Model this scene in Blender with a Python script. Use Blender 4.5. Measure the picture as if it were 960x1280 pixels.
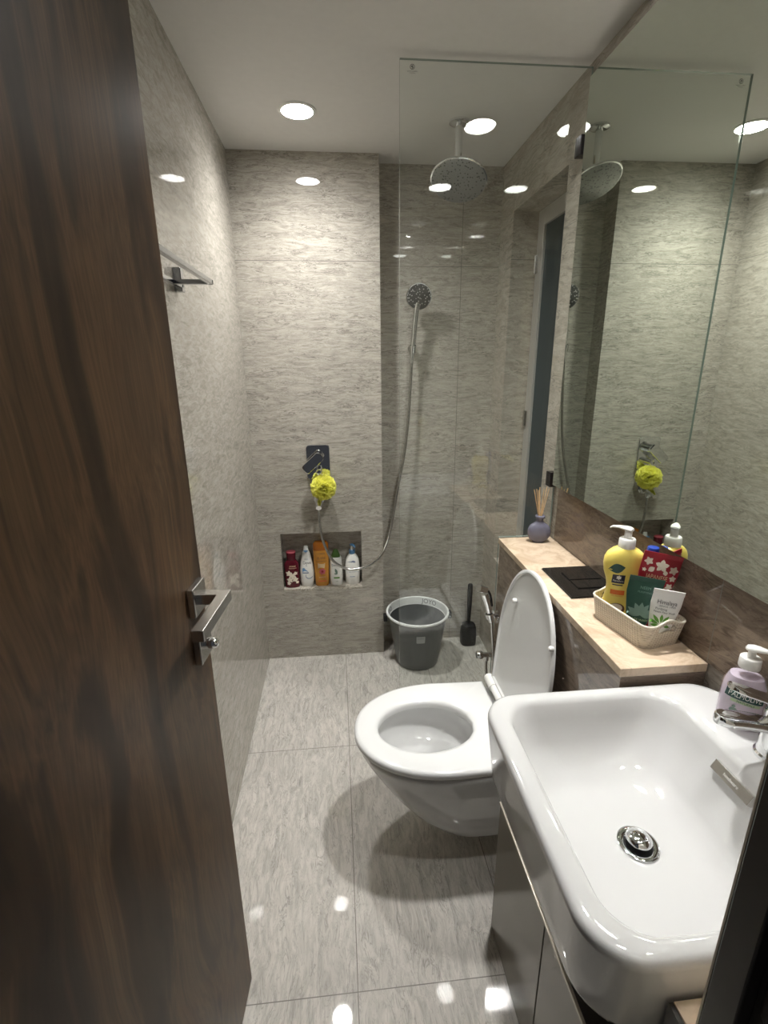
import bpy, bmesh, math, random
from mathutils import Vector, Matrix
from mathutils.bvhtree import BVHTree
PI = math.pi
for o in list(bpy.data.objects):
    bpy.data.objects.remove(o)
sc = bpy.context.scene
COL = sc.collection

# ------------------------------------------------------------------ camera, world, exposure
cam_d = bpy.data.cameras.new('camera'); cam = bpy.data.objects.new('camera', cam_d); COL.objects.link(cam)
cam_d.sensor_fit = 'VERTICAL'; cam_d.sensor_height = 36.0; cam_d.lens = 36.0 * 613.934 / 1280.0
cam_d.clip_start = 0.01
def cam_matrix(yaw, pitch, roll, loc):
    fw = Vector((math.sin(yaw) * math.cos(pitch), math.cos(yaw) * math.cos(pitch), math.sin(pitch)))
    r = Vector((math.cos(yaw), -math.sin(yaw), 0)); up = r.cross(fw)
    c, s = math.cos(roll), math.sin(roll)
    R, U = c * r + s * up, -s * r + c * up
    m = Matrix((R, U, -fw)).transposed().to_4x4(); m.translation = loc
    return m
cam.matrix_world = cam_matrix(.0911, -.2934, -.0091, Vector((0, 0, 1.5)))
sc.camera = cam
w = bpy.data.worlds.new('world'); sc.world = w; w.use_nodes = True
w.node_tree.nodes['Background'].inputs[0].default_value = (.75, .78, .85, 1)
w.node_tree.nodes['Background'].inputs[1].default_value = .008
sc.view_settings.view_transform = 'Standard'; sc.view_settings.look = 'None'
sc.view_settings.gamma = 1; sc.view_settings.use_curve_mapping = False
sc.view_settings.exposure = 2.75
sc.cycles.max_bounces = 14; sc.cycles.diffuse_bounces = 6; sc.cycles.glossy_bounces = 8
sc.cycles.transparent_max_bounces = 16; sc.cycles.transmission_bounces = 8
sc.cycles.sample_clamp_indirect = 6; sc.cycles.blur_glossy = 0.05
LAMP = 170.0       # radiance of the downlight diffusers

# room: X right, Y away from the camera, Z up
XL, XR, XM, YB, YA, YG, GX, BX, ZC = -.406, .7627, .7253, 2.328, 2.432, 1.641, .204, .205, 2.32
YF0, YF1 = .13, .255          # the front wall the door hangs in
ZL, XLE, YN = .89, .5654, .83   # ledge top, ledge front, ledge near end

# ------------------------------------------------------------------ materials
class N:
    def __init__(s, name):
        s.m = bpy.data.materials.new(name); s.m.use_nodes = True
        s.t = s.m.node_tree; s.b = s.t.nodes['Principled BSDF']; s.out = s.t.nodes['Material Output']
    def n(s, typ, **k):
        x = s.t.nodes.new(typ)
        for a, v in k.items(): setattr(x, a, v)
        return x
    def l(s, a, b): s.t.links.new(a, b)
    def math(s, op, a, b=None):
        x = s.n('ShaderNodeMath', operation=op)
        for i, v in enumerate((a, b)):
            if v is None: continue
            if isinstance(v, (int, float)): x.inputs[i].default_value = v
            else: s.l(v, x.inputs[i])
        return x.outputs[0]
    def ramp(s, fac, stops):
        x = s.n('ShaderNodeValToRGB'); s.l(fac, x.inputs[0]); e = x.color_ramp.elements
        while len(e) < len(stops): e.new(.5)
        for q, (p, c) in zip(e, stops): q.position = p; q.color = (*c, 1) if len(c) == 3 else c
        return x.outputs[0]
    def mix(s, fac, a, b, mode='MIX'):
        x = s.n('ShaderNodeMix', data_type='RGBA', blend_type=mode)
        for i, v in ((0, fac), (6, a), (7, b)):
            if isinstance(v, (int, float)): x.inputs[i].default_value = v
            elif isinstance(v, tuple): x.inputs[i].default_value = (*v, 1)
            else: s.l(v, x.inputs[i])
        return x.outputs[2]
def srgb(r, g, b):
    f = lambda c: c / 12.92 if c <= .04045 else ((c + .055) / 1.055) ** 2.4
    return (f(r / 255), f(g / 255), f(b / 255))
def pm(name, col, rough=.4, metal=0, spec=.5, coat=0, trans=0, noise=0, emit=0, ior=1.5):
    s = N(name); b = s.b
    b.inputs['Base Color'].default_value = (*col, 1); b.inputs['Roughness'].default_value = rough
    b.inputs['Metallic'].default_value = metal; b.inputs['Specular IOR Level'].default_value = spec
    b.inputs['Coat Weight'].default_value = coat; b.inputs['Transmission Weight'].default_value = trans
    b.inputs['IOR'].default_value = ior
    if noise:
        tc = s.n('ShaderNodeTexCoord'); t = s.n('ShaderNodeTexNoise'); t.inputs['Scale'].default_value = 40; t.inputs['Detail'].default_value = 4
        s.l(tc.outputs['Object'], t.inputs['Vector'])
        d = tuple(c * (1 - noise) for c in col)
        s.l(s.ramp(t.outputs[0], [(.3, d), (.7, col)]), b.inputs['Base Color'])
    if emit:
        b.inputs['Emission Color'].default_value = (*col, 1); b.inputs['Emission Strength'].default_value = emit
    return s.m
def stone(name, light, dark, vein, scale, seams=(), rough=.018, vein_amt=.75, blotch=.35, tilt=(0, 0, 0), off=(0, 0, 0), line=(.16, .145, .125), warp=2.0):
    """Polished tile with short wavy streaks; seams is a list of (axis, position, period or None)."""
    s = N(name); b = s.b
    tc = s.n('ShaderNodeTexCoord'); pos = tc.outputs['Object']
    mp = s.n('ShaderNodeMapping'); s.l(pos, mp.inputs[0]); mp.inputs['Scale'].default_value = scale
    mp.inputs['Rotation'].default_value = tilt; mp.inputs['Location'].default_value = off
    lo = s.n('ShaderNodeTexNoise'); lo.inputs['Scale'].default_value = 5.0; lo.inputs['Detail'].default_value = 2; s.l(pos, lo.inputs['Vector'])
    sub = s.n('ShaderNodeVectorMath', operation='SUBTRACT'); s.l(lo.outputs['Color'], sub.inputs[0]); sub.inputs[1].default_value = (.5, .5, .5)
    mul = s.n('ShaderNodeVectorMath', operation='SCALE'); s.l(sub.outputs[0], mul.inputs[0]); mul.inputs['Scale'].default_value = warp
    add = s.n('ShaderNodeVectorMath', operation='ADD'); s.l(mp.outputs[0], add.inputs[0]); s.l(mul.outputs[0], add.inputs[1]); v = add.outputs[0]
    def noise(sc_, det, dist=0, vec=v):
        t = s.n('ShaderNodeTexNoise'); t.inputs['Scale'].default_value = sc_; t.inputs['Detail'].default_value = det
        t.inputs['Distortion'].default_value = dist; t.inputs['Roughness'].default_value = .6; s.l(vec, t.inputs['Vector']); return t.outputs[0]
    big = noise(1.6, 3, 0, pos)
    fine = noise(1.0, 6, 1.2)
    base = s.ramp(fine, [(.3, dark), (.62, light)])
    base = s.mix(s.math('MULTIPLY', s.ramp(big, [(.35, (0, 0, 0)), (.7, (1, 1, 1))]), blotch), base, dark)
    va = s.math('ABSOLUTE', s.math('SUBTRACT', noise(.75, 3, 1.8), .5))
    vm = s.ramp(va, [(0, (1, 1, 1)), (.035, (0, 0, 0))])
    gate = s.ramp(noise(.55, 2), [(.42, (0, 0, 0)), (.6, (1, 1, 1))])
    base = s.mix(s.math('MULTIPLY', s.math('MULTIPLY', vm, gate), vein_amt), base, vein)
    vb = s.math('ABSOLUTE', s.math('SUBTRACT', noise(1.3, 2, 2.2), .52))
    base = s.mix(s.math('MULTIPLY', s.ramp(vb, [(0, (1, 1, 1)), (.03, (0, 0, 0))]), vein_amt * .55), base, vein)
    if seams:
        sx = s.n('ShaderNodeSeparateXYZ'); s.l(pos, sx.inputs[0]); tot = None
        for ax, p, per in seams:
            q = s.math('SUBTRACT', sx.outputs[ax], p)
            if per: q = s.math('SUBTRACT', s.math('MODULO', s.math('ADD', q, per * 50.5), per), per / 2)
            k = s.math('LESS_THAN', s.math('ABSOLUTE', q), .0012)
            tot = k if tot is None else s.math('MAXIMUM', tot, k)
        base = s.mix(tot, base, line)
        s.l(s.math('ADD', s.math('MULTIPLY', tot, .4), rough), b.inputs['Roughness'])
    else: b.inputs['Roughness'].default_value = rough
    s.l(base, b.inputs['Base Color']); b.inputs['Specular IOR Level'].default_value = .5
    return s.m
M = {}
L_, D_, V_ = (.53, .495, .435), (.315, .29, .25), (.12, .11, .095)
M['tile_back'] = stone('stone tile back', L_, D_, V_, (13, 13, 70), [(2, 1.921, None), (0, .588, None)])
M['tile_left'] = stone('stone tile left', L_, D_, V_, (16, 16, 62), [(2, 1.94, None)], tilt=(.3, 0, 0), vein_amt=.4, blotch=.2, warp=1.2)
M['tile_right'] = stone('stone tile right', (.50, .455, .39), (.34, .305, .26), (.17, .155, .135), (9, 9, 40), [(2, 1.921, None)], tilt=(-.2, 0, 0))
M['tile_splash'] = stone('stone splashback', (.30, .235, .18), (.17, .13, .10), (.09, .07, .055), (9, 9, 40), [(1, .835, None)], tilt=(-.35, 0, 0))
M['tile_ledge'] = stone('stone tile ledge', (.33, .26, .205), (.19, .15, .115), (.10, .08, .065), (9, 9, 40), tilt=(-.15, 0, 0))
M['tile_floor'] = stone('stone tile floor', (.61, .58, .53), (.39, .37, .335), (.19, .178, .16), (50, 11, 11), [(0, 0, .415), (1, .83, .83)], rough=.025, vein_amt=.6)
M['marble'] = stone('polished beige stone', (.70, .56, .42), (.44, .33, .225), (.30, .21, .14), (10, 10, 10), rough=.06, vein_amt=.25, blotch=.5)
M['sill'] = stone('niche sill stone', (.60, .555, .48), (.42, .38, .325), V_, (12, 20, 20))
M['niche_tile'] = stone('stone niche', (.40, .36, .31), (.28, .245, .21), V_, (9, 9, 40))
M['ceiling'] = pm('matt white paint', (.72, .71, .69), .7, noise=.03)
M['paint'] = pm('hall wall paint', (.5, .49, .47), .7)
M['chrome'] = pm('chrome', (.82, .83, .84), .06, 1)
M['steel'] = pm('brushed steel', (.60, .58, .55), .26, 1)
M['rail_chrome'] = pm('towel rail chrome', (.40, .41, .43), .14, 1)
M['soft_chrome'] = pm('satin chrome', (.88, .88, .88), .2, 1)
M['hose'] = pm('steel hose', (.55, .54, .52), .22, 1)
M['ceramic'] = pm('white ceramic', (.62, .62, .614), .04, 0, .5, coat=.4)
M['seat_plastic'] = pm('white seat plastic', (.72, .72, .71), .12)
M['white_plastic'] = pm('white plastic', (.82, .81, .78), .3)
M['cream_plastic'] = pm('cream plastic', (.72, .67, .57), .42)
M['black_plastic'] = pm('black plastic', (.010, .010, .011), .5, 0, .25)
M['black_glass'] = pm('black glass', (.012, .011, .010), .04, 0, .6)
M['dark_metal'] = pm('dark metal', (.05, .045, .045), .25, .8)
M['trim_white'] = pm('lamp trim', (.75, .75, .73), .4)
M['mirror'] = pm('silvered mirror', (.73, .775, .70), .0, 1)
M['mirror_back'] = pm('mirror backing board', (.05, .045, .04), .5)
M['frame_alu'] = pm('aluminium window frame', (.52, .50, .46), .35, .3)
M['dark_pane'] = pm('frosted night glass', (.035, .05, .055), .28, 0, .5)
M['lam_beige'] = pm('beige gloss laminate', (.185, .167, .14), .09, 0, .5)
M['lam_strip'] = pm('champagne trim', (.55, .49, .41), .2, .5)
M['vanity_dark'] = pm('vanity dark brown', (.02, .016, .013), .3)
M['bucket_grey'] = pm('grey bucket plastic', (.075, .08, .08), .35)
M['bucket_white'] = pm('white bucket rim', (.70, .71, .70), .35)
M['ink_grey'] = pm('grey ink', (.08, .085, .09), .5)
M['sticker'] = pm('grey sticker', (.38, .39, .39), .4)
M['yellow'] = pm('yellow bottle plastic', (.86, .70, .16), .3)
M['blue'] = pm('blue bottle plastic', (.02, .055, .32), .3)
M['red'] = pm('crimson tube', (.33, .012, .025), .3)
M['deep_red'] = pm('deep red bottle', (.085, .004, .012), .15)
M['green'] = pm('dark green tube', (.008, .055, .035), .3)
M['white'] = pm('white bottle', (.84, .83, .80), .3)
M['orange'] = pm('golden orange bottle', (.62, .28, .045), .25)
M['orange_cap'] = pm('amber cap', (.42, .13, .01), .25)
M['leaf_green'] = pm('leaf green print', (.11, .30, .04), .5)
M['pale_green'] = pm('pale green print', (.42, .55, .33), .5)
M['olive_cap'] = pm('olive green cap', (.05, .11, .02), .35)
M['dark_green_print'] = pm('dark green print', (.01, .06, .05), .4)
M['navy'] = pm('navy print', (.012, .012, .035), .4)
M['orange_print'] = pm('orange print', (.75, .16, .02), .4)
M['ink'] = pm('dark ink', (.03, .03, .035), .5)
M['brown_print'] = pm('coconut brown print', (.12, .05, .02), .5)
M['cream_print'] = pm('cream print', (.80, .72, .60), .5)
M['pink_print'] = pm('pink print', (.58, .10, .14), .4)
M['gold_print'] = pm('pale gold print', (.75, .55, .33), .4)
M['sky_print'] = pm('soft blue print', (.16, .33, .56), .4)
M['slate_print'] = pm('slate blue print', (.20, .25, .36), .4)
M['pump_blue'] = pm('blue pump', (.09, .21, .38), .35)
M['grey_green_print'] = pm('grey green print', (.16, .25, .21), .4)
M['violet_ceramic'] = pm('grey violet glaze', (.125, .123, .165), .2)
M['reed'] = pm('rattan reed', (.62, .42, .22), .7, noise=.2)
M['wood_sill'] = pm('dark door frame', (.028, .021, .016), .35, noise=.3)
M['pale_edge'] = pm('pale frame lip', (.62, .55, .42), .4)
M['strike'] = pm('black strike plate', (.01, .01, .011), .18, .6)
M['glass_edge'] = pm('cut glass edge', (.20, .25, .225), .06, 0, 1.)
def thin_glass(name, tint, ior0=.045):
    s = N(name); t = s.t; t.nodes.remove(s.b)
    tr = s.n('ShaderNodeBsdfTransparent'); tr.inputs[0].default_value = (*tint, 1)
    gl = s.n('ShaderNodeBsdfGlossy'); gl.inputs['Roughness'].default_value = .0; gl.inputs[0].default_value = (1, 1, 1, 1)
    lw = s.n('ShaderNodeLayerWeight'); f = s.math('POWER', lw.outputs['Facing'], 5.0)
    f = s.math('ADD', s.math('MULTIPLY', f, 1 - ior0), ior0)
    mx = s.n('ShaderNodeMixShader'); s.l(f, mx.inputs[0]); s.l(tr.outputs[0], mx.inputs[1]); s.l(gl.outputs[0], mx.inputs[2])
    s.l(mx.outputs[0], s.out.inputs[0]); return s.m
M['glass'] = thin_glass('clear shower glass', (.965, .98, .968))
M['lilac_clear'] = thin_glass('clear lilac plastic', (.955, .935, .96))
def liquid():
    s = N('lilac soap'); s.b.inputs['Base Color'].default_value = (.86, .79, .87, 1); s.b.inputs['Roughness'].default_value = .15
    s.b.inputs['Transmission Weight'].default_value = .35; s.b.inputs['IOR'].default_value = 1.2; return s.m
M['soap'] = liquid()
def lamp_mat(k=1.0):
    s = N('lit lamp diffuser'); s.b.inputs['Base Color'].default_value = (.9, .9, .9, 1)
    # the recessed reflector throws most of its light straight down: radiance falls off with the angle to the axis
    g = s.n('ShaderNodeNewGeometry'); d = s.n('ShaderNodeVectorMath', operation='DOT_PRODUCT'); s.l(g.outputs['Normal'], d.inputs[0]); s.l(g.outputs['Incoming'], d.inputs[1])
    c = s.math('POWER', s.math('MAXIMUM', d.outputs['Value'], 0.0), 2.6)
    s.l(s.math('MULTIPLY', s.math('ADD', s.math('MULTIPLY', c, .94), .06), LAMP * k), s.b.inputs['Emission Strength'])
    s.b.inputs['Emission Color'].default_value = (1, .992, .968, 1); return s.m
def walnut():
    s = N('walnut veneer'); b = s.b; tc = s.n('ShaderNodeTexCoord'); p = tc.outputs['Object']
    mp = s.n('ShaderNodeMapping'); s.l(p, mp.inputs[0]); mp.inputs['Scale'].default_value = (7, 7, .75)
    lo = s.n('ShaderNodeTexNoise'); lo.inputs['Scale'].default_value = 1.3; lo.inputs['Detail'].default_value = 2; s.l(p, lo.inputs['Vector'])
    sub = s.n('ShaderNodeVectorMath', operation='SCALE'); s.l(lo.outputs['Color'], sub.inputs[0]); sub.inputs['Scale'].default_value = 1.6
    add = s.n('ShaderNodeVectorMath', operation='ADD'); s.l(mp.outputs[0], add.inputs[0]); s.l(sub.outputs[0], add.inputs[1])
    a = s.n('ShaderNodeTexNoise'); a.inputs['Scale'].default_value = 1.5; a.inputs['Detail'].default_value = 4; a.inputs['Distortion'].default_value = .8; s.l(add.outputs[0], a.inputs['Vector'])
    mp2 = s.n('ShaderNodeMapping'); s.l(add.outputs[0], mp2.inputs[0]); mp2.inputs['Scale'].default_value = (14, 14, .5)
    f = s.n('ShaderNodeTexNoise'); f.inputs['Scale'].default_value = 2; f.inputs['Detail'].default_value = 5; s.l(mp2.outputs[0], f.inputs['Vector'])
    c = s.ramp(a.outputs[0], [(.28, (.014, .0088, .006)), (.42, (.040, .0235, .0135)), (.50, (.098, .055, .028)), (.58, (.064, .037, .020)), (.66, (.112, .066, .035)), (.76, (.030, .019, .012))])
    c = s.mix(s.math('MULTIPLY', s.ramp(f.outputs[0], [(.35, (1, 1, 1)), (.6, (0, 0, 0))]), .5), c, (.028, .017, .010))
    s.l(c, b.inputs['Base Color']); b.inputs['Roughness'].default_value = .40; b.inputs['Specular IOR Level'].default_value = .2
    return s.m
M['walnut'] = walnut()
def loofah_mat():
    s = N('yellow nylon net'); b = s.b; b.inputs['Base Color'].default_value = (.90, .89, .22, 1); b.inputs['Roughness'].default_value = .6
    tl = s.n('ShaderNodeBsdfTranslucent'); tl.inputs[0].default_value = (.98, .97, .35, 1)
    mx = s.n('ShaderNodeMixShader'); mx.inputs[0].default_value = .45; s.l(b.outputs[0], mx.inputs[1]); s.l(tl.outputs[0], mx.inputs[2]); s.l(mx.outputs[0], s.out.inputs[0])
    return s.m
M['loofah'] = loofah_mat()
def perforated():
    s = N('cream woven basket plastic'); b = s.b; tc = s.n('ShaderNodeTexCoord')
    sx = s.n('ShaderNodeSeparateXYZ'); s.l(tc.outputs['Object'], sx.inputs[0])
    u = s.math('MULTIPLY', s.math('ADD', sx.outputs[0], sx.outputs[1]), 420.); z = s.math('MULTIPLY', sx.outputs[2], 560.)
    k = s.math('MULTIPLY', s.math('SINE', s.math('ADD', u, z)), s.math('SINE', s.math('SUBTRACT', u, z)))
    c = s.ramp(k, [(.45, (.72, .66, .56)), (.75, (.45, .39, .31))]); s.l(c, b.inputs['Base Color'])
    bp = s.n('ShaderNodeBump'); bp.inputs['Strength'].default_value = .4; bp.inputs['Distance'].default_value = .002; bp.invert = True
    s.l(k, bp.inputs['Height']); s.l(bp.outputs[0], b.inputs['Normal']); b.inputs['Roughness'].default_value = .45; return s.m
M['basket'] = perforated()
def nozzle_face(nm, dot, base):
    s = N(nm); b = s.b; tc = s.n('ShaderNodeTexCoord'); v = s.n('ShaderNodeTexVoronoi'); v.inputs['Scale'].default_value = 95; s.l(tc.outputs['Object'], v.inputs['Vector'])
    s.l(s.ramp(v.outputs['Distance'], [(.22, dot), (.32, base)]), b.inputs['Base Color'])
    b.inputs['Metallic'].default_value = .6; b.inputs['Roughness'].default_value = .3; return s.m
M['nozzles'] = nozzle_face('rain spray face', (.07, .07, .07), (.30, .305, .30))
M['nozzles_hand'] = nozzle_face('hand spray face', (.62, .62, .62), (.10, .10, .10))

# ------------------------------------------------------------------ mesh helpers
def root_of(o):
    while o.parent: o = o.parent
    return o
class MB:
    def __init__(s): s.v = []; s.f = []
    def add(s, vs, fs):
        k = len(s.v); s.v += [tuple(v) for v in vs]; s.f += [[i + k for i in f] for f in fs]; return s
    def box(s, x0, x1, y0, y1, z0, z1):
        vs = [(x, y, z) for x in (x0, x1) for y in (y0, y1) for z in (z0, z1)]
        return s.add(vs, [(0, 1, 3, 2), (4, 6, 7, 5), (0, 4, 5, 1), (2, 3, 7, 6), (0, 2, 6, 4), (1, 5, 7, 3)])
    def loft(s, rings, cap0=True, cap1=True, close=True):
        n = len(rings[0]); vs = [p for r in rings for p in r]; fs = []
        for i in range(len(rings) - 1):
            for j in range(n if close else n - 1):
                a, b = i * n + j, i * n + (j + 1) % n; fs.append((a, b, b + n, a + n))
        if cap0: fs.append(list(range(n))[::-1])
        if cap1: fs.append([(len(rings) - 1) * n + j for j in range(n)])
        return s.add(vs, fs)
    def cyl(s, a, b, r0, r1=None, n=24, caps=True):
        return s.tube([a, b], [r0, r0 if r1 is None else r1], n, caps)
    def tube(s, pts, r, n=14, caps=True):
        pts = [Vector(p) for p in pts]; R = r if isinstance(r, (list, tuple)) else [r] * len(pts)
        rings = []; t = (pts[1] - pts[0]).normalized(); up = Vector((0, 0, 1)) if abs(t.z) < .9 else Vector((1, 0, 0))
        nrm = (up - up.dot(t) * t).normalized()
        for i, p in enumerate(pts):
            t = (pts[min(i + 1, len(pts) - 1)] - pts[max(i - 1, 0)]).normalized()
            nrm = (nrm - nrm.dot(t) * t).normalized(); bn = t.cross(nrm)
            rings.append([p + R[i] * (math.cos(2 * PI * k / n) * nrm + math.sin(2 * PI * k / n) * bn) for k in range(n)])
        return s.loft(rings, caps, caps)
    def lathe(s, prof, c=(0, 0, 0), n=40, m=None, cap0=True, cap1=True):
        rings = []
        for r, z in prof:
            ring = [Vector((r * math.cos(2 * PI * k / n), r * math.sin(2 * PI * k / n), z)) for k in range(n)]
            rings.append([(m @ p if m else p) + Vector(c) for p in ring])
        return s.loft(rings, cap0, cap1)
    def xf(s, m): s.v = [tuple(m @ Vector(v)) for v in s.v]; return s
    def build(s, name, mat, parent=None, smooth=True, bevel=0, seg=3, local=False, angle=40, solid=0, sub=0):
        me = bpy.data.meshes.new(name); vs = s.v
        if parent is not None and not local:
            o0 = root_of(parent).location; vs = [(x - o0[0], y - o0[1], z - o0[2]) for x, y, z in vs]
        me.from_pydata(vs, [], s.f); me.update()
        bm = bmesh.new(); bm.from_mesh(me); bmesh.ops.recalc_face_normals(bm, faces=bm.faces); bm.to_mesh(me); bm.free()
        o = bpy.data.objects.new(name, me); COL.objects.link(o)
        if parent is not None: o.parent = parent
        me.materials.append(mat)
        if smooth: 
            me.polygons.foreach_set('use_smooth', [True] * len(me.polygons)); me.set_sharp_from_angle(angle=math.radians(angle))
        if solid:
            q = o.modifiers.new('solid', 'SOLIDIFY'); q.thickness = solid; q.offset = -1
        if bevel:
            q = o.modifiers.new('bevel', 'BEVEL'); q.width = bevel; q.segments = seg; q.limit_method = 'ANGLE'; q.angle_limit = math.radians(35); q.harden_normals = False
        if sub:
            q = o.modifiers.new('sub', 'SUBSURF'); q.levels = q.render_levels = sub
        return o
def tag(o, label, cat, group=None):
    o['label'] = label; o['category'] = cat
    if group: o['group'] = group
    return o
def thing(name, label, cat, loc=(0, 0, 0), rz=0, group=None):
    o = bpy.data.objects.new(name, None); COL.objects.link(o); o.location = loc; o.rotation_euler = (0, 0, rz); o.empty_display_size = .05
    return tag(o, label, cat, group)
def struct(name, mb, mat, **k):
    k.setdefault('smooth', False)
    o = mb.build(name, mat, **k); o['kind'] = 'structure'; return o
def sup(rx, ry, e, n=40, cx=0, cy=0, z=0):
    r = []
    for k in range(n):
        a = 2 * PI * k / n; c, q = math.cos(a), math.sin(a)
        r.append(Vector((cx + rx * math.copysign(abs(c) ** (2 / e), c), cy + ry * math.copysign(abs(q) ** (2 / e), q), z)))
    return r
def rrect(x0, x1, y0, y1, r, z, m=10, side=6):
    """rounded rectangle ring with a fixed vertex count"""
    r = min(r, (x1 - x0) / 2 - 1e-5, (y1 - y0) / 2 - 1e-5); out = []
    cs = [(x1 - r, y1 - r, 0), (x0 + r, y1 - r, PI / 2), (x0 + r, y0 + r, PI), (x1 - r, y0 + r, 1.5 * PI)]
    for i, (cx, cy, a0) in enumerate(cs):
        arc = [Vector((cx + r * math.cos(a0 + PI / 2 * k / m), cy + r * math.sin(a0 + PI / 2 * k / m), z)) for k in range(m + 1)]
        out += arc
        nx, ny, na = cs[(i + 1) % 4]; nxt = Vector((nx + r * math.cos(na), ny + r * math.sin(na), z))
        for k in range(1, side): out.append(arc[-1].lerp(nxt, k / side))
    return out
def spline(pts, n=12):
    P = [Vector(p) for p in pts]; P = [2 * P[0] - P[1]] + P + [2 * P[-1] - P[-2]]; out = []
    for i in range(1, len(P) - 2):
        for k in range(n):
            t = k / n; a, b, c, d = P[i - 1:i + 3]
            out.append(.5 * ((2 * b) + (c - a) * t + (2 * a - 5 * b + 4 * c - d) * t * t + (3 * b - a - 3 * c + d) * t ** 3))
    out.append(P[-2]); return out
# print on a surface: 2-D shapes (millimetres-true) are laid on the part they are printed on
def proj_mesh(name, vs2, fs, target, o, right, up, mat, parent, lift=.0004):
    right, up = Vector(right).normalized(), Vector(up).normalized(); d = right.cross(up)     # d points out of the surface
    me = target.data; bv = BVHTree.FromPolygons([v.co[:] for v in me.vertices], [p.vertices[:] for p in me.polygons])
    out = []
    for x, y in vs2:
        p = Vector(o) + right * x + up * y
        h = bv.ray_cast(p + d * .15, -d)
        q = h[0] if h[0] is not None else p
        out.append(q + d * lift)
    mb = MB(); mb.add(out, fs)
    ob = mb.build(name, mat, parent, smooth=False, local=True); return ob
def text_2d(txt, size, align='CENTER', squeeze=1.0):
    cu = bpy.data.curves.new('t', 'FONT'); cu.body = txt; cu.size = size; cu.align_x = align; cu.align_y = 'CENTER'; cu.resolution_u = 3
    to = bpy.data.objects.new('t', cu); COL.objects.link(to); bpy.context.view_layer.update()
    me = bpy.data.meshes.new_from_object(to.evaluated_get(bpy.context.evaluated_depsgraph_get()))
    vs = [(v.co.x * squeeze, v.co.y) for v in me.vertices]; fs = [tuple(p.vertices) for p in me.polygons]
    bpy.data.objects.remove(to); bpy.data.curves.remove(cu); bpy.data.meshes.remove(me)
    return vs, fs
def print_text(name, txt, size, target, o, right, up, mat, parent, squeeze=1.0, lift=.0006):
    vs, fs = text_2d(txt, size, squeeze=squeeze); return proj_mesh(name, vs, fs, target, o, right, up, mat, parent, lift)
def print_rect(name, wd, ht, target, o, right, up, mat, parent, n=8, lift=.0003):
    vs = [((i / n - .5) * wd, (j / n - .5) * ht) for j in range(n + 1) for i in range(n + 1)]
    fs = [(j * (n + 1) + i, j * (n + 1) + i + 1, (j + 1) * (n + 1) + i + 1, (j + 1) * (n + 1) + i) for j in range(n) for i in range(n)]
    return proj_mesh(name, vs, fs, target, o, right, up, mat, parent, lift)
def print_poly(name, polys, target, o, right, up, mat, parent, lift=.0004):
    """polys: list of 2-D outlines, each filled as a fan from its centroid, split once for curved surfaces"""
    vs, fs = [], []
    for p in polys:
        cx = sum(a for a, b in p) / len(p); cy = sum(b for a, b in p) / len(p); k = len(vs); n = len(p)
        vs.append((cx, cy)); vs += [((a + cx) / 2, (b + cy) / 2) for a, b in p]; vs += list(p)
        for i in range(n):
            j = (i + 1) % n; fs.append((k, k + 1 + i, k + 1 + j)); fs.append((k + 1 + i, k + 1 + n + i, k + 1 + n + j, k + 1 + j))
    return proj_mesh(name, vs, fs, target, o, right, up, mat, parent, lift)
def leaf(cx, cy, L, W, a, n=8):
    pts = []
    for k in range(n): t = k / n; pts.append((L * t, W * math.sin(PI * t)))
    for k in range(n): t = 1 - k / n; pts.append((L * t, -W * math.sin(PI * t)))
    c, s = math.cos(a), math.sin(a)
    return [(cx + x * c - y * s, cy + x * s + y * c) for x, y in pts]
def disc2(cx, cy, rx, ry=None, n=20, a0=0, a1=2 * PI):
    ry = rx if ry is None else ry
    return [(cx + rx * math.cos(a0 + (a1 - a0) * k / n), cy + ry * math.sin(a0 + (a1 - a0) * k / n)) for k in range(n)]
def flower(cx, cy, r, a0=0, n=5): return [leaf(cx, cy, r, r * .34, a0 + 2 * PI * k / n, 5) for k in range(n)]

# ------------------------------------------------------------------ the room
struct('floor', MB().box(XL - .1, XR + .15, -.6, YA + .15, -.08, 0), M['tile_floor'])
struct('ceiling', MB().box(XL - .1, XR + .15, YF0, YA + .15, ZC, ZC + .08), M['ceiling'])
struct('wall_left', MB().box(XL - .1, XL, YF0, YB + .25, 0, ZC), M['tile_left'])
NX0, NX1, NZ0, NZ1, NY = -.304, .097, .398, .698, YB + .092
wb = MB()
wb.box(XL, NX0, YB, YB + .22, 0, ZC); wb.box(NX1, BX, YB, YB + .22, 0, ZC)
wb.box(NX0, NX1, YB, YB + .22, 0, NZ0 - .012); wb.box(NX0, NX1, YB, YB + .22, NZ1, ZC); wb.box(NX0, NX1, NY, YB + .22, NZ0 - .012, NZ1)
struct('wall_back', wb, M['tile_back'])
struct('trim_1', MB().box(NX0 + .0005, NX1 - .0005, YB - .001, NY, NZ0 - .012, NZ0), M['sill'], bevel=.001, seg=1)
struct('wall_alcove', MB().box(BX, XR + .15, YA, YA + .12, 0, ZC), M['tile_back'])
WY0, WY1, WZ0, WZ1 = 1.755, 2.262, .55, 2.103
wr = MB()
wr.box(XR, XR + .13, YF0, WY0, 0, ZC); wr.box(XR, XR + .13, WY1, YA, 0, ZC); wr.box(XR, XR + .13, WY0, WY1, 0, WZ0); wr.box(XR, XR + .13, WY0, WY1, WZ1, ZC)
struct('wall_right', wr, M['tile_right'])
DOOR_L, DOOR_R = -.335, .298
wf = MB(); wf.box(XL, DOOR_L, YF0, YF1, 0, ZC); wf.box(DOOR_R + .045, XR, YF0, YF1, 0, ZC); wf.box(DOOR_L, DOOR_R + .045, YF0, YF1, 2.12, ZC)
struct('wall_front', wf, M['tile_left'])
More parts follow.
